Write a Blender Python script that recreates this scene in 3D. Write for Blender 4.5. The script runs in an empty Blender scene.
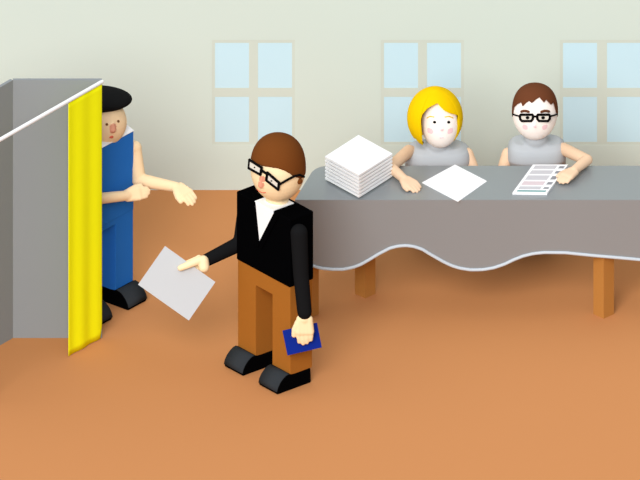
import bpy, bmesh, math
from mathutils import Vector, Matrix

# ------------------------------------------------------------------ camera geometry
S = 162.0                      # photograph scale, pixels per metre (parallel projection)
PITCH = math.radians(26.5)
SC, SS = S*math.cos(PITCH), S*math.sin(PITCH)
VIEW = Vector((0, math.cos(PITCH), -math.sin(PITCH)))

def fx(u): return (u-320.0)/S
def at_z(u, v, z): return Vector((fx(u), (400-v-SC*z)/SS, z))
def at_y(u, v, y): return Vector((fx(u), y, (400-v-SS*y)/SC))
def proj(p): return 320+S*p.x, 400-SC*p.z-SS*p.y

scene = bpy.context.scene
col = scene.collection

# ------------------------------------------------------------------ materials
def lin(c):
    c /= 255.0
    return c/12.92 if c <= .04045 else ((c+.055)/1.055)**2.4

E_TOP = (1.10, 1.11, 1.13)
E_FRONT = (1.19, 1.12, 1.09)
def mat(name, rgb, e=(1, 1, 1), rough=.85, spec=.04, wear=.012, scale=9.0):
    m = bpy.data.materials.new(name)
    m.use_nodes = True
    nt = m.node_tree
    b = nt.nodes['Principled BSDF']
    base = [min(.97, lin(c)/k) for c, k in zip(rgb, e)]
    tc = nt.nodes.new('ShaderNodeTexCoord')
    nz = nt.nodes.new('ShaderNodeTexNoise')
    nz.inputs['Scale'].default_value = scale
    nz.inputs['Detail'].default_value = 3
    nt.links.new(tc.outputs['Object'], nz.inputs['Vector'])
    mx = nt.nodes.new('ShaderNodeMix'); mx.data_type = 'RGBA'
    mx.inputs['A'].default_value = [x*(1-wear) for x in base]+[1]
    mx.inputs['B'].default_value = [min(1, x*(1+wear)) for x in base]+[1]
    nt.links.new(nz.outputs['Fac'], mx.inputs['Factor'])
    nt.links.new(mx.outputs['Result'], b.inputs['Base Color'])
    b.inputs['Roughness'].default_value = rough
    b.inputs['Specular IOR Level'].default_value = spec
    return m

# ------------------------------------------------------------------ mesh helpers
class MB:
    def __init__(self): self.v = []; self.f = []; self.mi = []
    def add(self, verts, faces, mi=0):
        o = len(self.v)
        self.v += [Vector(p) for p in verts]
        self.f += [[i+o for i in f] for f in faces]
        self.mi += [mi]*len(faces)
        return self
    def hexa(self, p, mi=0):          # 4 bottom points + 4 top points
        return self.add(p, [(3, 2, 1, 0), (4, 5, 6, 7), (0, 1, 5, 4), (1, 2, 6, 5), (2, 3, 7, 6), (3, 0, 4, 7)], mi)
    def box(self, x0, x1, y0, y1, z0, z1, mi=0):
        return self.hexa([(x0, y0, z0), (x1, y0, z0), (x1, y1, z0), (x0, y1, z0),
                          (x0, y0, z1), (x1, y0, z1), (x1, y1, z1), (x0, y1, z1)], mi)
    def slab(self, pts, off, mi=0):   # polygon extruded along a vector
        n = len(pts); off = Vector(off)
        lo = [Vector(p) for p in pts]; hi = [p+off for p in lo]
        fs = [tuple(reversed(range(n))), tuple(range(n, 2*n))]
        fs += [(i, (i+1) % n, n+(i+1) % n, n+i) for i in range(n)]
        return self.add(lo+hi, fs, mi)
    def cap(self, a, b, ra, rb=None, seg=20, k=5, mi=0):   # tapered capsule
        a, b = Vector(a), Vector(b); rb = ra if rb is None else rb
        ax = (b-a); L = ax.length
        ax = ax/L if L > 1e-6 else Vector((0, 0, 1))
        t = Vector((0, 0, 1)) if abs(ax.z) < .9 else Vector((1, 0, 0))
        e1 = ax.cross(t).normalized(); e2 = ax.cross(e1)
        rings = []
        for i in range(1, k+1):
            th = math.pi/2*i/k
            rings.append((a-ax*ra*math.cos(th), ra*math.sin(th)))
        for i in range(k, 0, -1):
            th = math.pi/2*i/k
            rings.append((b+ax*rb*math.cos(th), rb*math.sin(th)))
        vs = [a-ax*ra]
        for c, r in rings:
            vs += [c+(e1*math.cos(2*math.pi*j/seg)+e2*math.sin(2*math.pi*j/seg))*r for j in range(seg)]
        vs.append(b+ax*rb)
        fs = [(0, 1+(j+1) % seg, 1+j) for j in range(seg)]
        for i in range(len(rings)-1):
            o = 1+i*seg
            fs += [(o+j, o+(j+1) % seg, o+seg+(j+1) % seg, o+seg+j) for j in range(seg)]
        o = 1+(len(rings)-1)*seg; e = len(vs)-1
        fs += [(o+j, o+(j+1) % seg, e) for j in range(seg)]
        return self.add(vs, fs, mi)
    def ell(self, c, r, seg=40, k=20, mi=0, rot=None):
        c = Vector(c); vs = [Vector((0, 0, r[2]))]
        for i in range(1, k):
            th = math.pi*i/k
            for j in range(seg):
                ph = 2*math.pi*j/seg
                vs.append(Vector((r[0]*math.sin(th)*math.cos(ph), r[1]*math.sin(th)*math.sin(ph), r[2]*math.cos(th))))
        vs.append(Vector((0, 0, -r[2])))
        if rot: vs = [rot @ p for p in vs]
        fs = [(0, 1+j, 1+(j+1) % seg) for j in range(seg)]
        for i in range(k-2):
            o = 1+i*seg
            fs += [(o+j, o+seg+j, o+seg+(j+1) % seg, o+(j+1) % seg) for j in range(seg)]
        o = 1+(k-2)*seg; e = len(vs)-1
        fs += [(o+j, e, o+(j+1) % seg) for j in range(seg)]
        return self.add([p+c for p in vs], fs, mi)
    def path(self, pts, r, seg=12, mi=0):
        for p, q in zip(pts[:-1], pts[1:]): self.cap(p, q, r, r, seg, 3, mi)
        return self
    def mesh(self, name, mats, smooth):
        me = bpy.data.meshes.new(name)
        me.from_pydata([tuple(p) for p in self.v], [], self.f)
        for m in mats: me.materials.append(m)
        for p, i in zip(me.polygons, self.mi): p.material_index = i
        bm = bmesh.new(); bm.from_mesh(me)
        bmesh.ops.recalc_face_normals(bm, faces=bm.faces)
        bm.to_mesh(me); bm.free()
        for p in me.polygons: p.use_smooth = smooth
        return me
    def build(self, name, mats, parent=None, smooth=False, bevel=0, segs=3, origin=None):
        if not isinstance(mats, (list, tuple)): mats = [mats]
        me = self.mesh(name, mats, smooth)
        o = bpy.data.objects.new(name, me); col.objects.link(o)
        if origin is not None:
            og = Vector(origin); me.transform(Matrix.Translation(-og)); o.location = og
        if parent:
            o.parent = parent
            o.matrix_parent_inverse = Matrix.Translation(-parent.location)
        if bevel:
            md = o.modifiers.new('bevel', 'BEVEL'); md.width = bevel; md.segments = segs
            md.limit_method = 'ANGLE'; md.angle_limit = math.radians(35); md.use_clamp_overlap = True
            try: md.harden_normals = False
            except Exception: pass
        return o
    def union(self, name, mats, parent=None, voxel=.006, origin=None, spots=(), smooth_iter=2):
        """one continuous skin over all the shapes collected here"""
        if not isinstance(mats, (list, tuple)): mats = [mats]
        tmp = bpy.data.objects.new('tmp', self.mesh('tmp', [], False)); col.objects.link(tmp)
        md = tmp.modifiers.new('r', 'REMESH'); md.mode = 'VOXEL'; md.voxel_size = voxel
        sm = tmp.modifiers.new('s', 'SMOOTH'); sm.factor = .5; sm.iterations = smooth_iter
        dg = bpy.context.evaluated_depsgraph_get(); dg.update()
        me = bpy.data.meshes.new_from_object(tmp.evaluated_get(dg))
        bpy.data.objects.remove(tmp, do_unlink=True)
        me.name = name; me.materials.clear()
        for m in mats: me.materials.append(m)
        for p in me.polygons:
            p.use_smooth = True; p.material_index = 0
            for fn, i in spots:
                if fn(p.center): p.material_index = i
        o = bpy.data.objects.new(name, me); col.objects.link(o)
        if origin is not None:
            og = Vector(origin); me.transform(Matrix.Translation(-og)); o.location = og
        if parent:
            o.parent = parent; o.matrix_parent_inverse = Matrix.Translation(-parent.location)
        return o

def tag(o, label, cat, group=None):
    o['label'] = label; o['category'] = cat
    if group: o['group'] = group
    return o
def structure(o): o['kind'] = 'structure'; return o
def empty(name, loc):
    o = bpy.data.objects.new(name, None); col.objects.link(o); o.location = loc
    o.empty_display_size = .1
    return o

class Head:
    """an ellipsoidal head: where its front surface lies behind each direction"""
    def __init__(self, c, r): self.c = Vector(c); self.r = Vector(r)
    def hit(self, u, v, k=1.0):
        r = self.r*k; o = Vector((fx(u), (400-v)/SS, 0)) - self.c
        o = o - VIEW*5
        A = sum((VIEW[i]/r[i])**2 for i in range(3))
        B = 2*sum(o[i]*VIEW[i]/r[i]**2 for i in range(3))
        C = sum((o[i]/r[i])**2 for i in range(3))-1
        D = B*B-4*A*C
        t = (-B-math.sqrt(D))/(2*A) if D > 0 else -B/(2*A)
        return self.c+o+VIEW*t
    def normal(self, p):
        q = p-self.c
        return Vector([q[i]/self.r[i]**2 for i in range(3)]).normalized()

def lerp_curve(pts, u):
    if u <= pts[0][0]: return pts[0][1]
    for (a, b), (c, d) in zip(pts[:-1], pts[1:]):
        if a <= u <= c: return b+(d-b)*(u-a)/max(1e-6, c-a)
    return pts[-1][1]
def inside(poly, u, v):
    r = False; n = len(poly)
    for i in range(n):
        (x1, y1), (x2, y2) = poly[i], poly[(i+1) % n]
        if (y1 > v) != (y2 > v) and u < (x2-x1)*(v-y1)/(y2-y1)+x1: r = not r
    return r

def hair_shell(c, r, bare, zcut, inner=.03, nphi=160, nth=80, bump=None):
    """cap of hair grown from the crown down to the hairline; bare(u,v) = no hair on the face side"""
    c = Vector(c); mb = MB(); out = []; inn = []
    def P(ph, th, k):
        rr = 1.0+(bump(ph, th) if bump else 0)
        return c+Vector((r[0]*math.sin(th)*math.cos(ph), r[1]*math.sin(th)*math.sin(ph), r[2]*math.cos(th)))*k*rr
    tm = []
    for j in range(nphi):
        ph = 2*math.pi*j/nphi; last = .15
        for i in range(1, 400):
            th = math.pi*.95*i/400
            p = P(ph, th, 1)
            nrm = Vector([(p-c)[q]/r[q]**2 for q in range(3)])
            if p.z < zcut(ph): break
            if nrm.dot(VIEW) < 0.02 and bare(*proj(p)): break
            last = th
        tm.append(last)
    n = 24
    vs = [P(0, 0, 1)]
    for i in range(1, n+1):
        for j in range(nphi): vs.append(P(2*math.pi*j/nphi, tm[j]*i/n, 1))
    def I(ph, th):
        p = P(ph, th, 1); q = p-c
        nrm = Vector([q[i_]/r[i_]**2 for i_ in range(3)]).normalized()
        wgt = max(0, min(1, -nrm.dot(VIEW)*3))
        return p+((-q.normalized())*(1-wgt)+VIEW*wgt).normalized()*inner
    top2 = len(vs); vs.append(I(0, 0))
    for i in range(1, n+1):
        for j in range(nphi): vs.append(I(2*math.pi*j/nphi, tm[j]*i/n))
    fs = []
    for base, flip in ((0, False), (top2, True)):
        for j in range(nphi):
            k = (j+1) % nphi
            f = (base, base+1+j, base+1+k); fs.append(f[::-1] if flip else f)
            for i in range(n-1):
                o = base+1+i*nphi
                f = (o+j, o+nphi+j, o+nphi+k, o+k); fs.append(f[::-1] if flip else f)
    o1 = 1+(n-1)*nphi; o2 = top2+1+(n-1)*nphi
    for j in range(nphi):
        k = (j+1) % nphi
        fs.append((o1+j, o2+j, o2+k, o1+k))
    return mb.add(vs, fs)

def hand(mb, wrist, d, n, size=.15, thumb=1, curl=.25, spread=.06, thumb_out=.6, slim=1.0):
    """palm, four bent fingers of unequal length and a thumb leaving the side of the palm.
       d: pointing direction, n: back-of-hand normal"""
    w = Vector(wrist); d = Vector(d).normalized(); n = Vector(n)
    n = (n-d*n.dot(d)).normalized(); s = d.cross(n).normalized()*thumb
    L = size; pw = L*.17*slim
    # palm
    for k in (-1.35, -.45, .45, 1.35):
        mb.cap(w+s*pw*k*.75, w+d*L*.45+s*pw*k*1.02, L*.125, L*.115, 14, 4)
    lens = {1.5: .40, .5: .47, -.5: .43, -1.5: .33}
    for k, fl in lens.items():
        p0 = w+d*L*.42+s*pw*k
        dirs = d+s*spread*k
        r = L*.082
        p = p0; a = curl*.5
        for frac, rr in ((.42, 1.0), (.32, .95), (.26, .85)):
            q = p+(dirs*math.cos(a)-n*math.sin(a)).normalized()*L*fl*frac
            mb.cap(p, q, r*rr, r*rr*.93, 12, 4); p = q; a += curl
    # thumb
    t0 = w+d*L*.12+s*pw*1.5
    t1 = t0+(d*.75+s*thumb_out-n*.1).normalized()*L*.28
    t2 = t1+(d*1.0+s*thumb_out*.35-n*.15).normalized()*L*.22
    mb.cap(t0, t1, L*.11, L*.095, 12, 4); mb.cap(t1, t2, L*.095, L*.08, 12, 4)

# ------------------------------------------------------------------ palette
def satin(m, k=.6, ior=1.8):
    b = m.node_tree.nodes['Principled BSDF']
    b.inputs['Coat Weight'].default_value = k; b.inputs['Coat Roughness'].default_value = .35; b.inputs['Coat IOR'].default_value = ior
    return m
M = dict(
    wall=mat('painted_wall', (219, 224, 210), E_FRONT, scale=1.5, wear=.004),
    floor=mat('orange_floor', (206, 141, 90), E_TOP, scale=1.2, wear=.01),
    frame=mat('window_frame_paint', (216, 218, 202), E_FRONT, wear=.004),
    pane=mat('pale_blue_glass', (210, 234, 240), E_FRONT, rough=.3, wear=.003),
    booth=mat('grey_booth_board', (152, 152, 152), E_FRONT, wear=.004),
    white=mat('white_enamel', (255, 255, 255), (1.15, 1.15, 1.15)),
    yellow=mat('yellow_curtain_cloth', (242, 234, 14), (.80, .74, .72)),
    cloth=satin(mat('grey_table_cloth', (134, 140, 144), E_TOP, wear=.004), .9, 2.1),
    hem=mat('light_grey_hem', (200, 204, 208), (1.1, 1.05, 1.02)),
    wood=mat('table_wood', (198, 132, 64), (1.2, 1.12, 1.05)),
    paper=mat('white_paper', (255, 255, 255), (1.12, 1.12, 1.12), wear=.003),
    sheetgrey=mat('light_grey_paper', (229, 229, 229), (1.6, 1.57, 1.55), wear=.003),
    ink1=mat('printed_grey', (205, 203, 208), E_TOP), ink2=mat('printed_pink', (222, 205, 210), E_TOP),
    ink3=mat('printed_teal', (120, 165, 165), E_TOP), ink4=mat('printed_dark', (150, 150, 155), E_TOP),
    black=mat('black_wool', (4, 4, 5), wear=.0, spec=0), sleeve=mat('black_sleeve', (24, 24, 25), wear=.0, spec=0),
    brown=mat('brown_trousers', (166, 102, 38), (1.1, 1.06, 1.03)),
    shoe=mat('black_leather', (4, 4, 5), wear=0, spec=.01), toe=mat('lit_black_leather', (56, 60, 64), (1.3, 1.3, 1.3)),  # second one: same black leather, with light from above put into its colour
    skin=mat('warm_skin', (251, 218, 174), (1.04, .98, .97)),
    skin2=mat('tanned_skin', (249, 211, 167), (1.0, .95, .94)),
    pale=mat('pale_face_skin', (254, 238, 229), (1.0, .98, .98)),
    arm=mat('peach_arm_skin', (244, 203, 168), (1.15, 1.1, 1.08)),
    blush=mat('pink_cheek', (248, 205, 205), (1.05, 1.02, 1.0)),
    nosered=mat('rosy_nose', (232, 158, 128), (1.1, 1.05, 1.03)),
    lips=mat('red_lips', (214, 96, 74)),
    hairbrown=mat('brown_hair', (134, 74, 30), (1.55, 1.5, 1.45)),
    hairdark=mat('chestnut_hair', (122, 70, 44), (1.5, 1.45, 1.42)),
    blond=mat('blond_hair', (252, 214, 4), (1.2, 1.32, 1.1)),
    cap=mat('black_felt', (22, 22, 22)), ink=mat('black_plastic', (12, 10, 10), wear=0),
    lens=mat('spectacle_lens', (236, 228, 214), (1.2, 1.2, 1.2), rough=.3),
    blue=mat('blue_uniform', (36, 102, 184), (.8, .82, .86)),
    navy=mat('navy_cover', (18, 42, 138), (1.2, 1.2, 1.2)),
    sweater=mat('light_grey_knit', (203, 203, 205), (1.35, 1.3, 1.28)),
    dark=mat('dark_trousers', (60, 62, 70)), steel=mat('grey_steel', (130, 130, 132)),
    eyebrown=mat('brown_eye', (120, 80, 45)),
)

# ------------------------------------------------------------------ the room
WALL_Y = (400-190)/SS
mb = MB(); mb.box(-4.2, 4.2, -4.5, WALL_Y+.12, -.08, 0); structure(mb.build('floor', M['floor']))
win = [(215, 249, 258, 292), (384, 418, 427, 461), (563, 597, 607, 641)]
def wz(v): return (190-v)/SC
m = 3.0
holes = [(fx(a-m), fx(d+m)) for a, b, c, d in win]
z0h, z1h = wz(142+m), wz(43-m)
mb = MB(); WT = .12; HT = 2.5
xs = [-4.2]+[x for h in holes for x in h]+[4.2]
mb.box(-4.2, 4.2, WALL_Y, WALL_Y+WT, 0, z0h); mb.box(-4.2, 4.2, WALL_Y, WALL_Y+WT, z1h, HT)
for i in range(0, len(xs), 2): mb.box(xs[i], xs[i+1], WALL_Y, WALL_Y+WT, z0h, z1h)
structure(mb.build('wall_back', M['wall']))
for n, (a, b, c, d) in enumerate(win, 1):
    x0, x1 = fx(a-m), fx(d+m); xa, xb, xc, xd = fx(a), fx(b), fx(c), fx(d)
    za, zb, zc, zd = wz(142), wz(97), wz(88), wz(43)
    root = structure(empty('window_%d' % n, ((x0+x1)/2, WALL_Y, z0h)))
    f = MB(); y0, y1 = WALL_Y+.002, WALL_Y+.06
    f.box(x0, xa, y0, y1, z0h, z1h); f.box(xd, x1, y0, y1, z0h, z1h); f.box(xb, xc, y0, y1, z0h, z1h)
    for p, q in ((xa, xb), (xc, xd)):
        f.box(p, q, y0, y1, z0h, za); f.box(p, q, y0, y1, zb, zc); f.box(p, q, y0, y1, zd, z1h)
    f.build('window_frame', M['frame'], root)
    for p, q in ((xa, xb), (xc, xd)):
        for r, s in ((za, zb), (zc, zd)):
            MB().box(p, q, WALL_Y+.003, WALL_Y+.018, r, s).build('pane', M['pane'], root)

# ------------------------------------------------------------------ voting booth
BH = (338-80)/SC
bl = at_z(13, 338, 0); br = at_z(102, 338, 0)
dr = Vector((-102/S, -58/SS, 0)).normalized()           # the way its sides run forward
booth = empty('voting_booth', (bl+br)/2)
tag(booth, 'grey open voting booth with a white rail and yellow curtain', 'voting booth')
MB().box(bl.x, br.x, bl.y, bl.y+.022, 0, BH).build('back_panel', M['booth'], booth)
side = Vector((-dr.y, dr.x, 0)); 
if side.x > 0: side = -side
DEPTH = 1.15
p0, p1 = bl+Vector((0, 0, 0)), bl+dr*DEPTH
MB().slab([p0, p1, p1+side*.022, p0+side*.022], (0, 0, BH)).build('side_panel', M['booth'], booth)
r0, r1 = br+Vector((0, 0, BH-.012)), br+dr*DEPTH+Vector((0, 0, BH-.012))
MB().cap(r0, r1, .0125, .0125).build('curtain_rail', M['white'], booth, smooth=True)
MB().cap(r1-Vector((0, 0, BH-.03)), r1, .014, .014).build('post', M['white'], booth, smooth=True)
# curtain hanging from the rail, pushed towards the back corner
out = Vector((-dr.y, dr.x, 0))
if out.x < 0: out = -out
nx, nz = 60, 40; vs = []; fs = []
Lc = (102-68.5)/S/abs(dr.x)
for i in range(nx+1):
    t = i/nx; d = .004+t*(Lc-.004)
    u = 102-t*33.5
    low = lerp_curve([(68, 357.4), (70, 357.2), (75, 354.8), (80, 353), (86, 352.2), (92, 351.6), (95, 350), (98, 346), (100, 339), (102, 326)], u)
    g = br+dr*d; gv = proj(g)[1]
    zb = max(.006, (gv-low)/SC)
    for j in range(nz+1):
        k = j/nz; z = (BH-.02)*(1-k)+zb*k
        amp = .002+.002*k
        p = g+Vector((0, 0, z))+out*amp*math.sin(t*math.pi*4+.4)
        vs.append(p)
for i in range(nx):
    for j in range(nz):
        a = i*(nz+1)+j; fs.append((a, a+1, a+nz+2, a+nz+1))
cu = MB().add(vs, fs).build('curtain', M['yellow'], booth, smooth=True)
md = cu.modifiers.new('thick', 'SOLIDIFY'); md.thickness = .004; md.offset = 0

# ------------------------------------------------------------------ table and cloth
TY, TH = 1.11, (400-200-SS*1.11)/SC
TB = (400-166-SC*TH)/SS
tl_f, tl_b = fx(295), fx(316.5); TR = fx(740)
table = empty('long_table', (fx(470), 1.3, 0))
tag(table, 'long wooden-legged table under the grey cloth, clerks seated behind', 'table')
th = TH-.006
MB().hexa([(tl_f+.02, TY+.012, th-.03), (TR-.02, TY+.012, th-.03), (TR-.02, TB-.012, th-.03), (tl_b+.02, TB-.012, th-.03),
           (tl_f+.02, TY+.012, th), (TR-.02, TY+.012, th), (TR-.02, TB-.012, th), (tl_b+.02, TB-.012, th)]).build('tabletop', M['wood'], table)
for u, y in ((308.5, 1.188), (603.7, 1.188), (365.2, 1.47), (690, 1.47)):
    x = fx(u); h = .0635
    MB().slab([(x-h, y, 0), (x, y-h, 0), (x+h, y, 0), (x, y+h, 0)], (0, 0, th-.03)).build('leg', M['wood'], table)
hemc = [(300, 262), (310.6, 266), (321, 269), (332, 270), (343, 270), (353, 268), (361, 265), (369, 260.5), (379, 254.5), (390, 249), (398, 247), (406, 246.4), (414, 247.4),
        (422, 250), (432, 256), (443.5, 262.4), (451, 266), (459.4, 268.7), (471, 270.5), (483.3, 270.3), (494, 268.5), (504.6, 265), (514, 260.5), (523, 257),
        (533, 254.5), (544.4, 253.2), (565.7, 253.3), (597.6, 256.6), (640, 260.5), (690, 264), (740, 258)]
def front_wave(x): return .002*math.sin(x*9)
NX = 150; vs = []; fs = []; hemp = []
cols = 12
for i in range(NX+1):
    x = tl_f+(TR-tl_f)*i/NX
    zb = (400-lerp_curve(hemc, 320+S*x)-SS*TY)/SC+.012
    for j in range(cols+1):
        k = j/cols
        vs.append((x, TY-front_wave(x)*k-.004*k, TH*(1-k)+zb*k))
    hemp.append(Vector((x, TY-front_wave(x)-.006, zb-.004)))
for i in range(NX):
    for j in range(cols):
        a = i*(cols+1)+j; fs.append((a, a+1, a+cols+2, a+cols+1))
mbc = MB().add(vs, fs)
# rounded top of the cloth
top = [(tl_f, TY, TH), (TR, TY, TH), (TR, TB, TH)]
bk = Vector((tl_b+.02, TB, TH)); lf = Vector((tl_f, TY, TH))
arc = []
cdir = (lf-Vector((tl_b-.005, TB, TH))).normalized(); c0 = Vector((tl_b-.005, TB, TH))
A = c0+Vector((.09, 0, 0)); B = c0+cdir*.11
for i in range(9):
    t = i/8; arc.append(A*(1-t)**2+c0*2*t*(1-t)+B*t*t)
poly = top+[tuple(p) for p in arc]
mbc.add(poly, [tuple(range(len(poly)))])
# side and back drapes
edge = arc+[lf]
vs = []; sidehem = []
for i, p in enumerate(edge):
    zb = (400-262-SS*TY)/SC+.012+.03*math.sin(i*.8)*(i < len(edge)-1)
    vs += [p, Vector((p.x-.008*(i < len(edge)-1), p.y, zb))]
    sidehem.append(Vector((p.x-.008*(i < len(edge)-1), p.y, zb-.004)))
mbc.add(vs, [(2*i, 2*i+1, 2*i+3, 2*i+2) for i in range(len(edge)-1)])
bz = TH-.12
mbc.add([(A.x, TB, TH), (TR, TB, TH), (TR, TB, bz), (A.x, TB, bz)], [(0, 1, 2, 3)])
mbc.add([(TR, TY, TH), (TR, TB, TH), (TR, TB, .5), (TR, TY, .5)], [(0, 1, 2, 3)])
cloth = mbc.build('tablecloth', M['cloth'], origin=(fx(470), 1.3, TH))
md = cloth.modifiers.new('thick', 'SOLIDIFY'); md.thickness = .003; md.offset = 0
tag(cloth, 'grey tablecloth with wavy pale hem draped over the long table', 'tablecloth')
MB().path(hemp, .0105, 8).build('hem', M['hem'], cloth, smooth=True)
MB().path(sidehem, .0105, 8).build('hem', M['hem'], cloth, smooth=True)

TZ = TH+.0018
# ------------------------------------------------------------------ the stack of paper bundles
F = Vector((fx(359), TY+.004, 0)); R = Vector((fx(392.5), TY+.30, 0)); Lf = Vector((fx(325), TY+.262, 0))
Bk = R+Lf-F
cen = (F+Bk)/2
lay = ((400-175-SS*F.y)/SC-TZ)/7
def bundle():
    b = MB()
    full = [F, R, Bk, Lf]
    ins = [p+(cen-p).normalized()*.05 for p in full]
    b.slab([p-cen for p in ins], (0, 0, lay*.48))
    b.slab([p-cen+Vector((0, 0, lay*.48)) for p in full], (0, 0, lay*.52))
    return b
order = ['bottom bundle of white paper in the stack, lying directly on the grey tablecloth', 'second paper bundle from the bottom of the white stack on the table',
         'third paper bundle from the bottom of the white stack on the table', 'middle paper bundle of the seven in the white stack on the table',
         'third paper bundle from the top of the white stack on the table', 'second paper bundle from the top of the white stack, just under the topmost',
         'topmost paper bundle of the white stack, its blank diamond face in full view']
first = None
for i in range(7):
    if first is None:
        first = bundle().build('paper_bundle', M['paper']); o = first
    else:
        o = first.copy(); col.objects.link(o)
    o.location = (cen.x, cen.y, TZ+i*lay)
    tag(o, order[i], 'paper', 'stack of white paper on the table')
# loose sheet
q = [at_z(422, 183, TZ), at_z(458, 202, TZ), at_z(487, 181.5, TZ), at_z(455, 165, TZ)]
o = MB().slab(q, (0, 0, .0035)).build('paper_sheet', M['paper'], origin=(fx(456), 1.33, TZ))
tag(o, 'single blank white sheet lying in front of the blond clerk', 'paper')
# printed form
FZ = TZ+.014
BL, BR, TRt, TLf = at_z(512.5, 192.5, FZ), at_z(547, 193, FZ), at_z(568, 164.5, FZ), at_z(533, 164.5, FZ)
fm = MB().slab([p-Vector((0, 0, .014)) for p in (BL, BR, TRt, TLf)], (0, 0, .014))
def fp(s, t): return (BL*(1-s)+BR*s)*(1-t)+(TLf*(1-s)+TRt*s)*t
def bar(s0, s1, t0, t1, mi):
    fm.slab([fp(s0, t0)+Vector((0, 0, .0003)), fp(s1, t0)+Vector((0, 0, .0003)), fp(s1, t1)+Vector((0, 0, .0003)), fp(s0, t1)+Vector((0, 0, .0003))], (0, 0, .0007), mi)
bar(.1, .93, .035, .085, 3)
for k, (t0, t1) in enumerate([(.12, .22), (.27, .40), (.45, .61), (.66, .79), (.84, .96)]):
    bar(.09, .72, t0, t1, 2 if k in (1,) else 1)
    bar(.80, .95, t0+.02, t1-.02, 4)
form = fm.build('printed_form', [M['paper'], M['ink1'], M['ink2'], M['ink3'], M['ink4']], origin=(fx(540), 1.35, TZ))
tag(form, 'printed form with grey rows under the bespectacled clerk\'s hand', 'form')

# ------------------------------------------------------------------ people
def bars(pts, r=.0065, closed=True):
    m_ = MB(); n = len(pts)
    for i in range(n if closed else n-1):
        m_.cap(pts[i], pts[(i+1) % n], r, r, 10, 3)
    return m_

class Frame:
    lift = 0
    def __init__(self, c, w, b):
        self.c = Vector((c[0], c[1], 0)); self.w = Vector((w[0], w[1], 0)).normalized(); self.b = Vector((b[0], b[1], 0)).normalized()
    def p(self, t, d, z):
        if z > .3: z += self.lift
        return self.c+self.w*t+self.b*d+Vector((0, 0, z))
    def box(self, mb, t0, t1, d0, d1, z0, z1, mi=0):
        P = self.p
        return mb.hexa([P(t0, d0, z0), P(t1, d0, z0), P(t1, d1, z0), P(t0, d1, z0), P(t0, d0, z1), P(t1, d0, z1), P(t1, d1, z1), P(t0, d1, z1)], mi)

def box_trousers(F_, mbk, parent, m):
    t = MB()
    # hips and two straight legs as one garment (front outline extruded backwards)
    pts = [(0, .10), (.172, .10), (.172, .562), (.335, .562), (.335, .10), (.505, .10), (.505, .70), (0, .70)]
    t.slab([F_.p(a, 0, z) for a, z in pts], F_.b*.178)
    return t.build('trousers', m, parent, bevel=.004, segs=2)
prof0 = [(-.123, .0), (-.127, .018), (-.118, .045), (-.098, .072), (-.070, .095), (-.040, .110), (-.012, .114), (.01, .108), (.06, .098), (.165, .100), (.168, .0)]
prof = [(d*.84 if d < 0 else d, z) for d, z in prof0]
def shoes(F_, parent):
    for t0, t1 in ((-.004, .176), (.33, .51)):
        s = MB(); s.slab([F_.p(t0, d, z) for d, z in prof], F_.w*(t1-t0))
        sh = s.build('shoe', M['shoe'], parent, bevel=.008, segs=2)
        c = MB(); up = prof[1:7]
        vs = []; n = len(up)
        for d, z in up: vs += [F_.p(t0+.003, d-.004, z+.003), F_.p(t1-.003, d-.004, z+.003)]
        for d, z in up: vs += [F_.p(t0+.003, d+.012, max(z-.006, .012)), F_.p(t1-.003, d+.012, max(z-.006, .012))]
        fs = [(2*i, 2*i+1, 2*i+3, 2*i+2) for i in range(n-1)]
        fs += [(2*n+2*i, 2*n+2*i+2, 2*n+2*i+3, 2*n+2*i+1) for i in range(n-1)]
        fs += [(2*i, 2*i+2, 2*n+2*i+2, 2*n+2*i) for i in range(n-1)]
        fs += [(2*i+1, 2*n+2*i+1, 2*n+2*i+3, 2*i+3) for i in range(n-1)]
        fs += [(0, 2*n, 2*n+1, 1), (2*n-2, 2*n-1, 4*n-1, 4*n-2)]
        c.add(vs, fs).build('lit_shoe_top', M['toe'], sh, smooth=True)['label'] = 'lit top of the black shoe, painted dark grey'  # grey strip paints in the brighter light on top of the black shoe
def lower_body(F_, mb):
    for t in (.086, .42):
        mb.cap(F_.p(t, .095, .58), F_.p(t, .095, .33), .075, .058)
        mb.cap(F_.p(t, .095, .33), F_.p(t, .095, .10), .058, .042)
        mb.cap(F_.p(t, .11, .055), F_.p(t, -.04, .045), .042, .035)
    mb.cap(F_.p(.12, .095, .63), F_.p(.385, .095, .63), .082, .082)
    for t in (.14, .25, .36):
        mb.cap(F_.p(t, .095, .66), F_.p(t, .095, 1.03), .08, .083)
    mb.cap(F_.p(.10, .095, 1.04), F_.p(.40, .095, 1.04), .078, .078)

# ---- the voter in the black jacket
V = Frame((fx(290), (400-390)/SS), (-.638, .770), (.77, .638))
V.lift = .031
bc = V.p(.25, .097, 0)
hc = Vector((fx(278), bc.y-.01, 0)); hc.z = (400-167.5-SS*hc.y)/SC
H = Head(hc, (.171, .178, .2185))
mb = MB(); lower_body(V, mb)
mb.ell(hc, tuple(H.r)); mb.cap(V.p(.25, .10, 1.08), hc-Vector((0, 0, .08)), .07, .075)
# chin and jaw towards the face side
# nose
mb.cap(H.hit(262.5, 175, .99), H.hit(261, 185.5, 1.0), .013, .019)
# near (left) arm, hanging
shN = V.p(.06, -.0, 1.06); shN = Vector((fx(299), .135, 1.09)); elN = Vector((fx(301), .11, .81)); wrN = Vector((fx(304.5), .07, .525))
mb.cap(shN, elN, .036, .038); mb.cap(elN, wrN, .038, .031); mb.cap(V.p(.1, .09, 1.05), shN, .05, .036)
bk_n = (-VIEW)
hand(mb, wrN+Vector((0, 0, .0)), (.02, -.05, -1), bk_n, size=.195, thumb=1, curl=.10, spread=-.03, thumb_out=.35, slim=.80)
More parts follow.
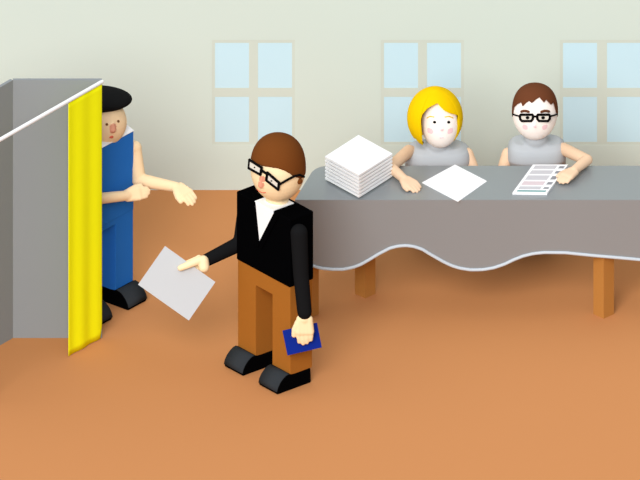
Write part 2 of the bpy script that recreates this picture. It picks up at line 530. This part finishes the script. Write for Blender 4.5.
# far (right) arm holding the sheet
shF = V.p(.53, .10, 1.06); elF = Vector((fx(241), .60, 0)); elF.z = (400-243-SS*elF.y)/SC
wrF = Vector((fx(203), .45, 0)); wrF.z = (400-262-SS*wrF.y)/SC
mb.cap(shF, elF, .036, .038); mb.cap(elF, wrF, .038, .030); mb.cap(V.p(.42, .10, 1.05), shF, .05, .036)
hd = (at_y(186, 272, wrF.y-.06)-wrF).normalized()
# hand: fingers behind the sheet, thumb in front
sheet_c = at_y(177, 283, wrF.y-.075)
ax = Vector((50, 0, 0)); e_r = Vector((1, 0, 0)); e_u = Vector((0, math.sin(PITCH), math.cos(PITCH)))   # in the sheet's own plane
def on(u, v, off=0):
    """a point of the held sheet's plane"""
    return sheet_c+e_r*((u-177)/S)+e_u*(-(v-283)/S)-VIEW*off
L = .15; r = .0125
wr2 = on(202.5, 263.5, -.030)
mb.cap(wrF, wr2, .033, .040); mb.cap(on(203, 261, .004), on(204, 267, .004), .036, .034)
for k, (u0, v0, u1, v1, ln) in enumerate([(199, 257.5, 183, 264, 1), (201, 262, 184, 269.5, 1), (203, 266.5, 187, 274, 1), (205, 270, 191, 276.5, .9)]):
    p0 = on(u0, v0, -.030); p1 = on((u0+u1)/2, (v0+v1)/2, -.030); p2 = on(u1, v1, -.021)
    mb.cap(wr2, p0, .026, .018, 12, 4)
    mb.cap(p0, p1, .0155, .014, 12, 4); mb.cap(p1, p2, .014, .012, 12, 4)
mb.cap(wr2, on(200, 260, .012), .030, .026, 12, 4); mb.cap(wr2, on(203, 267, .004), .028, .022, 12, 4)
mb.cap(on(200, 260, .016), on(189, 264.5, .026), .025, .023, 12, 4); mb.cap(on(189, 264.5, .026), on(180.5, 268, .0225), .023, .020, 12, 4)
def near(p0, rad): return lambda c, p0=p0, rad=rad: (c-p0).length < rad
voter = mb.union('person', [M['skin'], M['nosered']], origin=(bc.x, bc.y, 0),
                 spots=[(lambda c: min((c-H.hit(261, 184.5, 1.03)).length, (c-H.hit(262, 179, 1.03)).length) < .023, 1)])
tag(voter, 'standing person in black jacket, brown trousers and black glasses holding out a sheet', 'person')
tr = box_trousers(V, None, voter, M['brown']); shoes(V, voter)
jk = MB(); V.box(jk, -.006, .511, -.008, .186, .676, 1.148)
jacket = jk.build('jacket', M['black'], voter, bevel=.01)
def vt(u): return (290-u)/S/.638
def vz(u, v): return -V.lift+(390-(290-u)*.54-v)/SC
sh = MB()
pl = [(256, 196), (261, 241), (276, 213)]
P3 = [V.p(vt(u), -.0085, min(1.1475, vz(u, v))) for u, v in pl]
sh.slab(P3, -V.b*.004)
V.box(sh, .15, .325, -.010, .155, 1.140, 1.153)
nk = V.p(.245, .085, 0)
sh.ell((nk.x, nk.y, 1.15), (.092, .092, .05), 30, 12)
shirt = sh.build('shirt', M['white'], voter)
# lapels: two black strips edging the shirt
lp = MB()
lp.slab([V.p(vt(276), -.0085, 1.147), V.p(vt(261), -.0085, vz(261, 241)), V.p(vt(263), -.0085, vz(263, 249)), V.p(vt(281), -.0085, 1.147)], -V.b*.008)
lp.slab([V.p(vt(257), -.0085, 1.147), V.p(vt(261), -.0085, vz(261, 241)), V.p(vt(259.5), -.0085, vz(259.5, 247)), V.p(vt(251), -.0085, 1.147)], -V.b*.008)
lp.build('lapel', M['black'], jacket)
s = MB(); s.cap(shN+Vector((0, 0, .0)), elN, .054, .049); s.cap(elN, wrN+Vector((0, 0, .05)), .049, .046); s.cap(wrN+Vector((0, 0, .05)), wrN+Vector((0, 0, .042)), .046, .044)
s.union('sleeve', M['sleeve'], jacket, voxel=.008)
s = MB(); s.cap(shF, elF, .054, .049); s.cap(elF, elF.lerp(wrF, .93), .049, .040)
s.union('sleeve', M['sleeve'], jacket, voxel=.008)
hb = [(246, 155), (250, 158), (256, 163), (262, 166), (270, 167.5), (278, 168.5), (285, 171), (290, 174), (294, 177), (300, 178.5), (308, 179)]
hs = hair_shell(H.c, tuple(H.r*1.012), lambda u, v: v > lerp_curve(hb, u), lambda ph: H.c.z-.03, bump=lambda ph, th: .045*math.sin(min(math.pi, 2*th))**2 if th < 1.57 else 0)
hair = hs.build('hair', M['hairbrown'], voter, smooth=True)
bp = H.hit(299.5, 181, 1.0)
MB().ell(bp, (.019, .019, .021), 16, 10).build('sideburn', M['hairbrown'], hair, smooth=True)
gl = MB(); G1 = [(249.5, 159.8), (261.6, 167.6), (260.3, 174.6), (248.8, 168.2)]; G2 = [(267.3, 172.6), (279, 182.8), (278.2, 189.6), (266.3, 180.2)]
K = 1.09
c1 = [H.hit(u, v, K) for u, v in G1]; c2 = [H.hit(u, v, K) for u, v in G2]
def fit_plane(ps):
    n = (ps[2]-ps[0]).cross(ps[3]-ps[1]).normalized(); c = sum(ps, Vector())/4
    # slide along the line of sight onto one plane, so the lens is flat
    return [p+VIEW*((c-p).dot(n)/VIEW.dot(n)) for p in ps], n
c1, nn1 = fit_plane(c1); c2, nn2 = fit_plane(c2)
for ps in (c1, c2):
    for i in range(4): gl.cap(ps[i], ps[(i+1) % 4], .0088, .0088, 10, 3)
gl.cap(c1[1].lerp(c1[2], .35), c2[0].lerp(c2[3], .2), .008)
gl.path([c2[1].lerp(c2[2], .3), H.hit(287, 180, K), H.hit(294, 176.3, 1.06), H.hit(300, 175, 1.04), H.hit(304, 176.8, 1.03)], .0075)
glasses = gl.build('glasses', M['ink'], voter, smooth=True)
for ps, n in ((c1, nn1), (c2, nn2)):
    if n.dot(VIEW) > 0: n = -n
    MB().slab([p-n*.002 for p in ps], n*.003).build('lens', M['lens'], glasses)
def eye(p, r, m, parent, flat=None):
    MB().ell(p, r if isinstance(r, tuple) else (r, r, r), 14, 10).build('eye', m, parent, smooth=True)
for (u, v), ps, n in (((254.9, 167.5), c1, nn1), ((271.5, 180.8), c2, nn2)):
    if n.dot(VIEW) > 0: n = -n
    c = sum(ps, Vector())/4; o_ = Vector((fx(u), (400-v)/SS, 0)); p = o_+VIEW*((c-o_).dot(n)/VIEW.dot(n))
    eye(p+n*.002, (.006, .005, .005), M['ink'], voter)
MB().path([H.hit(257.3, 189.5, 1.0), H.hit(260, 191.7, 1.0), H.hit(263, 192.8, 1.0), H.hit(265.5, 192.6, 1.0)], .0032, 8).build('mouth', M['lips'], voter, smooth=True)

# sheet in the far hand
q = [on(165, 246), on(215.4, 282), on(188.8, 320.5), on(138, 284.6)]
o = MB().slab(q, VIEW*.002).build('paper_sheet', M['sheetgrey'], origin=sheet_c)
tag(o, 'pale grey sheet held out in the standing voter\'s hand', 'paper')
# passport in the near hand
pc = Vector((fx(302), .12, 0)); pc.y = wrN.y+.04; pc.z = (400-339-SS*pc.y)/SC
def onp(u, v): return pc+e_r*((u-302)/S)+e_u*(-(v-339)/S)
q = [onp(282.4, 330.6), onp(317, 322.6), onp(321.8, 347.4), onp(287.5, 355.4)]
bk_ = MB().slab(q, VIEW*.003); bk_.slab([p+(pc-p)*.03+VIEW*.003 for p in q], VIEW*.004, 1); bk_.slab([p+VIEW*.007 for p in q], VIEW*.003)
o = bk_.build('booklet', [M['navy'], M['paper']], origin=pc)
tag(o, 'small navy blue booklet held in the voter\'s lowered hand', 'booklet')

# ---- the official in blue behind the booth
O = Frame((fx(81), (400-324.5)/SS), (.638, .770), (-.77, .638))
bo = O.p(.25, .097, 0)
hy = bo.y+.075
ho = Vector((fx(99), hy, 0)); ho.z = (400-122-SS*hy)/SC
HO = Head(ho, (.172, .15, .165))
mb = MB(); lower_body(O, mb)
mb.ell(ho, tuple(HO.r)); mb.cap(O.p(.25, .10, 1.05), ho-Vector((0, 0, .06)), .065, .07)
mb.cap(HO.hit(112.8, 123, .99), HO.hit(113.4, 130, 1.01), .009, .017)
# far arm (to the right in view)
s1 = Vector((fx(134.5), 1.485, 1.0)); e1 = at_z(139, 180, .80); w1 = at_z(176, 187, .80)
mb.cap(O.p(.42, .095, 1.04), s1, .05, .045); mb.cap(s1, e1, .043, .043); mb.cap(e1, w1, .045, .032)
hand(mb, w1+(w1-e1).normalized()*.012, (at_z(192, 200, .765)-w1), (0, -.25, 1), size=.178, thumb=1, curl=.25, spread=.0, thumb_out=.4, slim=.78)
# near arm, across the body
s2 = O.p(-.045, .07, 1.04); e2 = Vector((fx(77), 1.02, 0)); e2.z = (400-201-SS*e2.y)/SC
w2 = Vector((fx(127), 1.27, 0)); w2.z = (400-195.5-SS*w2.y)/SC
mb.cap(O.p(.1, .095, 1.04), s2, .055, .048); mb.cap(s2, e2, .047, .044); mb.cap(e2, w2, .040, .032)
hdir = at_y(148, 192, 1.31)-w2
hand(mb, w2, hdir, -VIEW, size=.168, thumb=-1, curl=.12, spread=-.02, thumb_out=.3, slim=.66)
official = mb.union('person', [M['skin2'], M['nosered']], origin=(bo.x, bo.y, 0),
                    spots=[(lambda c: (c-HO.hit(113.3, 127.5, 1.02)).length < .025 or (c-HO.hit(113.3, 130.5, 1.02)).length < .022, 1)])
tag(official, 'person in blue uniform and black cap reaching out from behind the booth', 'person')
box_trousers(O, None, official, M['blue']); shoes(O, official)
t = MB(); O.box(t, -.002, .507, -.003, .196, .60, 1.145)
tunic = t.build('tunic', M['blue'], official, bevel=.006)
t = MB(); 
t.slab([O.p(-.004, -.008, 1.145), O.p(.505, -.008, 1.145), O.p(.495, .03, 1.172), O.p(.02, .03, 1.172)], O.b*.012)
t.slab([O.p(-.004, -.008, 1.145), O.p(.505, -.008, 1.145), O.p(.495, .19, 1.158), O.p(.02, .19, 1.158)], (0, 0, .004))
t.build('collar', M['white'], official)['label'] = 'white collar'
cp = MB()
cy = ho.y+.02; cc = Vector((fx(95), cy, 0)); cc.z = (400-99-SS*cy)/SC
cp.ell(cc, (.230, .150, .062), 48, 20)
cp.build('cap', M['cap'], official, smooth=True)
eye(HO.hit(106.8, 124.4, 1.0), .0085, M['eyebrown'], official); eye(HO.hit(118.2, 121.3, 1.0), .0085, M['eyebrown'], official)
MB().ell(HO.hit(111.3, 137, 1.0), (.014, .008, .009), 14, 8).build('mouth', M['lips'], official, smooth=True)

# ---- seated clerks
def seated(u, head_c, head_r, cloth_w, sh_v, square, arms, name_label, voxel=.006, spots=(), extra=None):
    """head, leaning trunk, arms and legs tucked back under the stool"""
    x = fx(u)
    mb = MB()
    mb.ell(head_c, head_r)
    hz = .47
    chest = Vector((x, 1.84, .74)); hip = Vector((x, 2.08, hz+.09))
    mb.cap(chest, Vector((x, head_c[1]+.02, head_c[2]-.09)), .06, .06)
    for sx in (-.055, 0, .055):
        mb.cap(hip+Vector((sx, 0, 0)), chest+Vector((sx*.8, 0, 0)), .08, .055)
    for sx in (-1, 1):
        k = Vector((x+sx*.10, 1.80, hz+.03)); a = Vector((x+sx*.12, 2.20, .10))
        mb.cap(hip+Vector((sx*.08, 0, -.02)), k, .075, .055); mb.cap(k, a, .05, .035)
        mb.cap(a+Vector((0, .02, -.055)), a+Vector((0, -.07, -.062)), .036, .030)
    for (s, e, w, d, n, th) in arms:
        mb.cap(chest+Vector(((s-chest).x*.5, 0, .03)), s, .04, .038); mb.cap(s, e, .040, .036); mb.cap(e, w, .036, .028)
        hand(mb, w+(w-e).normalized()*.012, d, n, size=.15, thumb=th, curl=.2, spread=.0, thumb_out=.4, slim=.85)
    if extra: extra(mb)
    return mb, x, chest, hip

def clothes(p, x, chest, hip, u0, u1, vtop, rr):
    w = (u1-u0)/2/S; cx = (fx(u0)+fx(u1))/2
    zt = (400-vtop-SS*1.80)/SC
    t = MB()
    n = 14
    # rounded body of the jumper: a superelliptic section swept from hips to shoulders
    vs = []; seg = 40; rows = []
    for i in range(n+1):
        k = i/n
        yc = 2.08+(1.81-2.08)*min(1, k/.7); z = hip.z-.06+(zt-(hip.z-.06))*k
        rx = w*(.93+.07*min(1, k*2)); ry = .135
        if k > .75:
            q = (k-.75)/.25; rx = w-rr*(1-math.sqrt(max(0, 1-q*q))); ry = .135-.05*(1-math.sqrt(max(0, 1-q*q)))
        rows.append([])
        for j in range(seg):
            ph = 2*math.pi*j/seg; c_, s_ = math.cos(ph), math.sin(ph)
            rows[-1].append(len(vs))
            vs.append(Vector((cx+rx*math.copysign(abs(c_)**.7, c_), yc+ry*math.copysign(abs(s_)**.7, s_), z)))
    fs = []
    for i in range(n):
        for j in range(seg):
            k = (j+1) % seg
            fs.append((rows[i][j], rows[i][k], rows[i+1][k], rows[i+1][j]))
    fs.append(tuple(rows[0])[::-1]); fs.append(tuple(rows[-1]))
    t.add(vs, fs); t.cap((x, 1.80, zt-.03), (x, 1.775, zt+.03), .095, .075, 32, 6); t.union('jumper', M['sweater'], p, voxel=.007, smooth_iter=6)
    g = MB()
    for sx in (-1, 1):
        k = Vector((x+sx*.10, 1.80, .50)); a = Vector((x+sx*.12, 2.20, .10))
        g.cap(hip+Vector((sx*.08, 0, -.02)), k, .085, .066); g.cap(k, a+Vector((0, -.02, .02)), .062, .048)
    g.cap(hip-Vector((.05, 0, .01)), hip+Vector((.05, 0, -.01)), .088)
    g.union('trousers', M['dark'], p, voxel=.01)
    for sx in (-1, 1):
        a = Vector((x+sx*.12, 2.20, .10))
        MB().cap(a+Vector((0, .02, -.055)), a+Vector((0, -.08, -.058)), .044, .040).union('shoe', M['shoe'], p, voxel=.008)

def stool(x, label):
    r = empty('round_stool', (x, 2.26, 0)); tag(r, label, 'stool')
    s = MB(); s.cap((x, 2.22, .36), (x, 2.22, .38), .01)
    def disc(y, z0, z1, rad, nm, m_):
        n = 32; b = MB(); b.slab([(x+rad*math.cos(2*math.pi*i/n), y+rad*math.sin(2*math.pi*i/n), z0) for i in range(n)], (0, 0, z1-z0))
        b.build(nm, m_, r, bevel=.006)
    disc(2.20, .415, .455, .17, 'seat', M['dark']); disc(2.27, .025, .415, .025, 'column', M['steel']); disc(2.27, 0, .025, .085, 'base', M['steel'])

# woman
hy = 1.74
wc = Vector((fx(440.3), hy, 0)); wc.z = (400-121-SS*hy)/SC
HW = Head(wc, (.123, .125, .176))
A1 = (Vector((fx(409), 1.77, .835)), at_z(390.5, 167, .872), at_z(404, 179, .862), at_z(418, 188, .85)-at_z(404, 179, .862), Vector((0, -.1, 1)), 1)
s_ = Vector((fx(467), 1.80, .80)); e_ = at_y(476, 176, 1.74); w_ = Vector((fx(462), 1.72, .62))
A2 = (s_, e_, w_, Vector((-.5, .1, -.2)), Vector((0, 0, 1)), 1)
def ex(mb): mb.cap(HW.hit(441.5, 124, .985), HW.hit(441.8, 129.5, .995), .006, .009)
mb, x, chest, hip = seated(438, wc, tuple(HW.r), 0, 0, 0, [A1, A2], '', extra=ex)
def headmask(Hd): return lambda c: sum(((c-Hd.c)[i]/(Hd.r[i]*1.09))**2 for i in range(3)) < 1
woman = mb.union('person', [M['arm'], M['pale'], M['blush']], origin=(x, 1.95, 0),
    spots=[(headmask(HW), 1), (near(HW.hit(430, 131, 1), .021), 2), (near(HW.hit(450.5, 131, 1), .021), 2), (near(HW.hit(441.8, 129.8, 1.01), .010), 2)])
tag(woman, 'seated clerk with yellow blond bob and grey jumper behind the table', 'person')
clothes(woman, x, chest, hip, 405, 471, 145, .06)
open_ = [(424, 160), (422.5, 142), (420.5, 132), (420, 124), (422, 115), (427, 109), (432, 106), (437.5, 103.5), (440, 106.5), (444, 110.5), (450, 113.5), (458, 115.5),
         (458.5, 124), (457, 132), (453.5, 142), (453, 160)]
hcn = Vector((fx(435), hy+.015, 0)); hcn.z = (400-117.5-SS*hcn.y)/SC
def zc(ph):
    return hcn.z-.150 + .010*math.sin(ph*7) + (.035 if math.cos(ph) < -.8 else 0)
def bmp(ph, th): return .03*math.exp(-((th-.12)/.12)**2)
hs = hair_shell(hcn, (.173, .172, .2), lambda u, v: inside(open_, u, v), zc, inner=.035, nphi=240, bump=bmp)
hs.build('hair', M['blond'], woman, smooth=True)
for u, v in ((434.6, 122.2), (448.6, 122.2)): eye(HW.hit(u, v, 1.0), (.0105, .007, .009), M['ink'], woman)
for a, b, c in (((427, 118), (430, 116.4), (434, 117)), ((445, 117), (449, 116.4), (453, 118))):
    MB().path([HW.hit(*a, 1.0), HW.hit(*b, 1.0), HW.hit(*c, 1.0)], .0035, 8).build('eyebrow', M['blond'], woman, smooth=True)
MB().path([HW.hit(440.3, 137.8, 1.0), HW.hit(443, 137.6, 1.0)], .004, 8).build('mouth', M['blush'], woman, smooth=True)

# man
mc = Vector((fx(535), hy, 0)); mc.z = (400-112.3-SS*hy)/SC
HM = Head(mc, (.140, .135, .180))
A1 = (Vector((fx(563), 1.78, .845)), at_z(587, 160, .878), at_z(574, 170.5, .872), at_z(562, 180, .862)-at_z(574, 170.5, .872), Vector((0, -.1, 1)), 1)
s_ = Vector((fx(508), 1.80, .80)); e_ = at_y(501, 176, 1.74); w_ = Vector((fx(515), 1.72, .62))
A2 = (s_, e_, w_, Vector((.5, .1, -.2)), Vector((0, 0, 1)), -1)
def ex(mb): mb.cap(HM.hit(535, 121, .985), HM.hit(535, 126.5, .995), .006, .009)
mb, x, chest, hip = seated(536, mc, tuple(HM.r), 0, 0, 0, [A1, A2], '', extra=ex)
man = mb.union('person', [M['arm'], M['pale'], M['blush']], origin=(x, 1.95, 0),
    spots=[(headmask(HM), 1), (near(HM.hit(525, 127.3, 1), .019), 2), (near(HM.hit(545, 127.3, 1), .019), 2), (near(HM.hit(535, 126.5, 1.01), .010), 2)])
tag(man, 'seated clerk with short brown hair and black glasses behind the table', 'person')
clothes(man, x, chest, hip, 507, 566, 140.5, .035)
fr = [(505, 117), (513, 116), (514, 107.5), (517, 104.5), (521, 102.5), (522.5, 106.7), (526, 103), (529, 101), (531.7, 103.3), (536, 99.5), (539.3, 97.3), (542, 100.5), (544, 102.8), (546, 99.8),
      (551, 105), (553.5, 102.3), (556, 112.5), (558, 116), (565, 117)]
hs = hair_shell(HM.c+Vector((0, .004, .002)), tuple(HM.r*1.02), lambda u, v: v > lerp_curve(fr, u), lambda ph: HM.c.z-.03, nphi=260, bump=lambda ph, th: .06*math.sin(min(math.pi, 2*th))**2 if th < 1.57 else 0)
hs.build('hair', M['hairdark'], man, smooth=True)
gl = MB(); Kg = 1.08; lens_pts = []
for x0, x1 in ((519.8, 533.2), (537, 550)):
    pts = [(x0+1, 114.7), (x1-1, 114.7), (x1, 116), (x1-.5, 119.2), (x1-2, 121), (x0+2, 121), (x0+.5, 119.2), (x0, 116)]
    P = [HM.hit(u, v, Kg) for u, v in pts]
    c = sum(P, Vector())/len(P); n = Vector((0, -1, .15)).normalized()
    n = Vector(((c.x-HM.c.x)*2, -1, .1)).normalized()
    P = [p+VIEW*((c-p).dot(n)/VIEW.dot(n)) for p in P]
    for i in range(8): gl.cap(P[i], P[(i+1) % 8], .0082, .0082, 8, 3)
    lens_pts.append((P, n))
gl.cap(HM.hit(533.2, 116.5, Kg), HM.hit(537, 116.5, Kg), .006)
gl.path([HM.hit(519.8, 116.3, Kg), HM.hit(516, 115.4, 1.06), HM.hit(512.8, 114.2, 1.05)], .005)
gl.path([HM.hit(550, 116.3, Kg), HM.hit(554, 115.4, 1.06), HM.hit(557.2, 114.2, 1.05)], .005)
glasses = gl.build('glasses', M['ink'], man, smooth=True)
for P, n in lens_pts:
    MB().slab([p-n*.002 for p in P], n*.003).build('lens', M['lens'], glasses)
for u, (P, n) in zip((527.6, 543), lens_pts):
    c = sum(P, Vector())/len(P); o_ = Vector((fx(u), (400-117.6)/SS, 0)); p = o_+VIEW*((c-o_).dot(n)/VIEW.dot(n))
    eye(p+n*.003, (.0115, .007, .0105), M['ink'], man)
for pts in (((521.5, 111.6), (523.5, 110.9), (526, 110.9), (528.5, 111.8)), ((541.5, 111.8), (544, 110.9), (546.5, 110.9), (548.8, 111.6))):
    MB().path([HM.hit(u, v, 1.01) for u, v in pts], .0085, 8).build('eyebrow', M['hairdark'], man, smooth=True)
stool(fx(438), 'round stool under the blond clerk, behind the long table')
stool(fx(536), 'round stool under the bespectacled clerk, behind the long table')

# ------------------------------------------------------------------ light: a broad soft sky, brighter overhead and to the left
w = bpy.data.worlds.new('soft_daylight'); scene.world = w; w.use_nodes = True
nt = w.node_tree; bg = nt.nodes['Background']
tc = nt.nodes.new('ShaderNodeTexCoord')
dot = nt.nodes.new('ShaderNodeVectorMath'); dot.operation = 'DOT_PRODUCT'
WB = (-.40, .05, .45); WA = .55
dot.inputs[1].default_value = WB
nt.links.new(tc.outputs['Generated'], dot.inputs[0])
ad = nt.nodes.new('ShaderNodeMath'); ad.operation = 'ADD'; ad.inputs[1].default_value = WA
nt.links.new(dot.outputs['Value'], ad.inputs[0])
mxn = nt.nodes.new('ShaderNodeMath'); mxn.operation = 'MAXIMUM'; mxn.inputs[1].default_value = .05
nt.links.new(ad.outputs[0], mxn.inputs[0])
nt.links.new(mxn.outputs[0], bg.inputs['Strength'])
bg.inputs['Color'].default_value = (.95, .99, 1.03, 1)

sl = bpy.data.lights.new('sun', 'SUN'); sl.energy = math.pi*.88; sl.angle = math.radians(30)
so = bpy.data.objects.new('sun', sl); col.objects.link(so)
az, el = math.radians(12), math.radians(33)
sd = Vector((math.sin(az)*math.cos(el), math.cos(az)*math.cos(el), -math.sin(el)))
so.rotation_euler = sd.to_track_quat('-Z', 'Y').to_euler(); so.location = (-1, -4, 4)

# ------------------------------------------------------------------ camera
cam = bpy.data.cameras.new('camera'); co = bpy.data.objects.new('camera', cam); col.objects.link(co)
cam.type = 'ORTHO'; cam.ortho_scale = 640/S
co.location = Vector((0, (400-240)/SS, 0))-VIEW*6.5
co.rotation_euler = (math.pi/2-PITCH, 0, 0)
cam.clip_start = .05; cam.clip_end = 60
scene.camera = co
vs_ = scene.view_settings
vs_.view_transform = 'Standard'; vs_.look = 'None'; vs_.gamma = 1; vs_.use_curve_mapping = False; vs_.exposure = 0
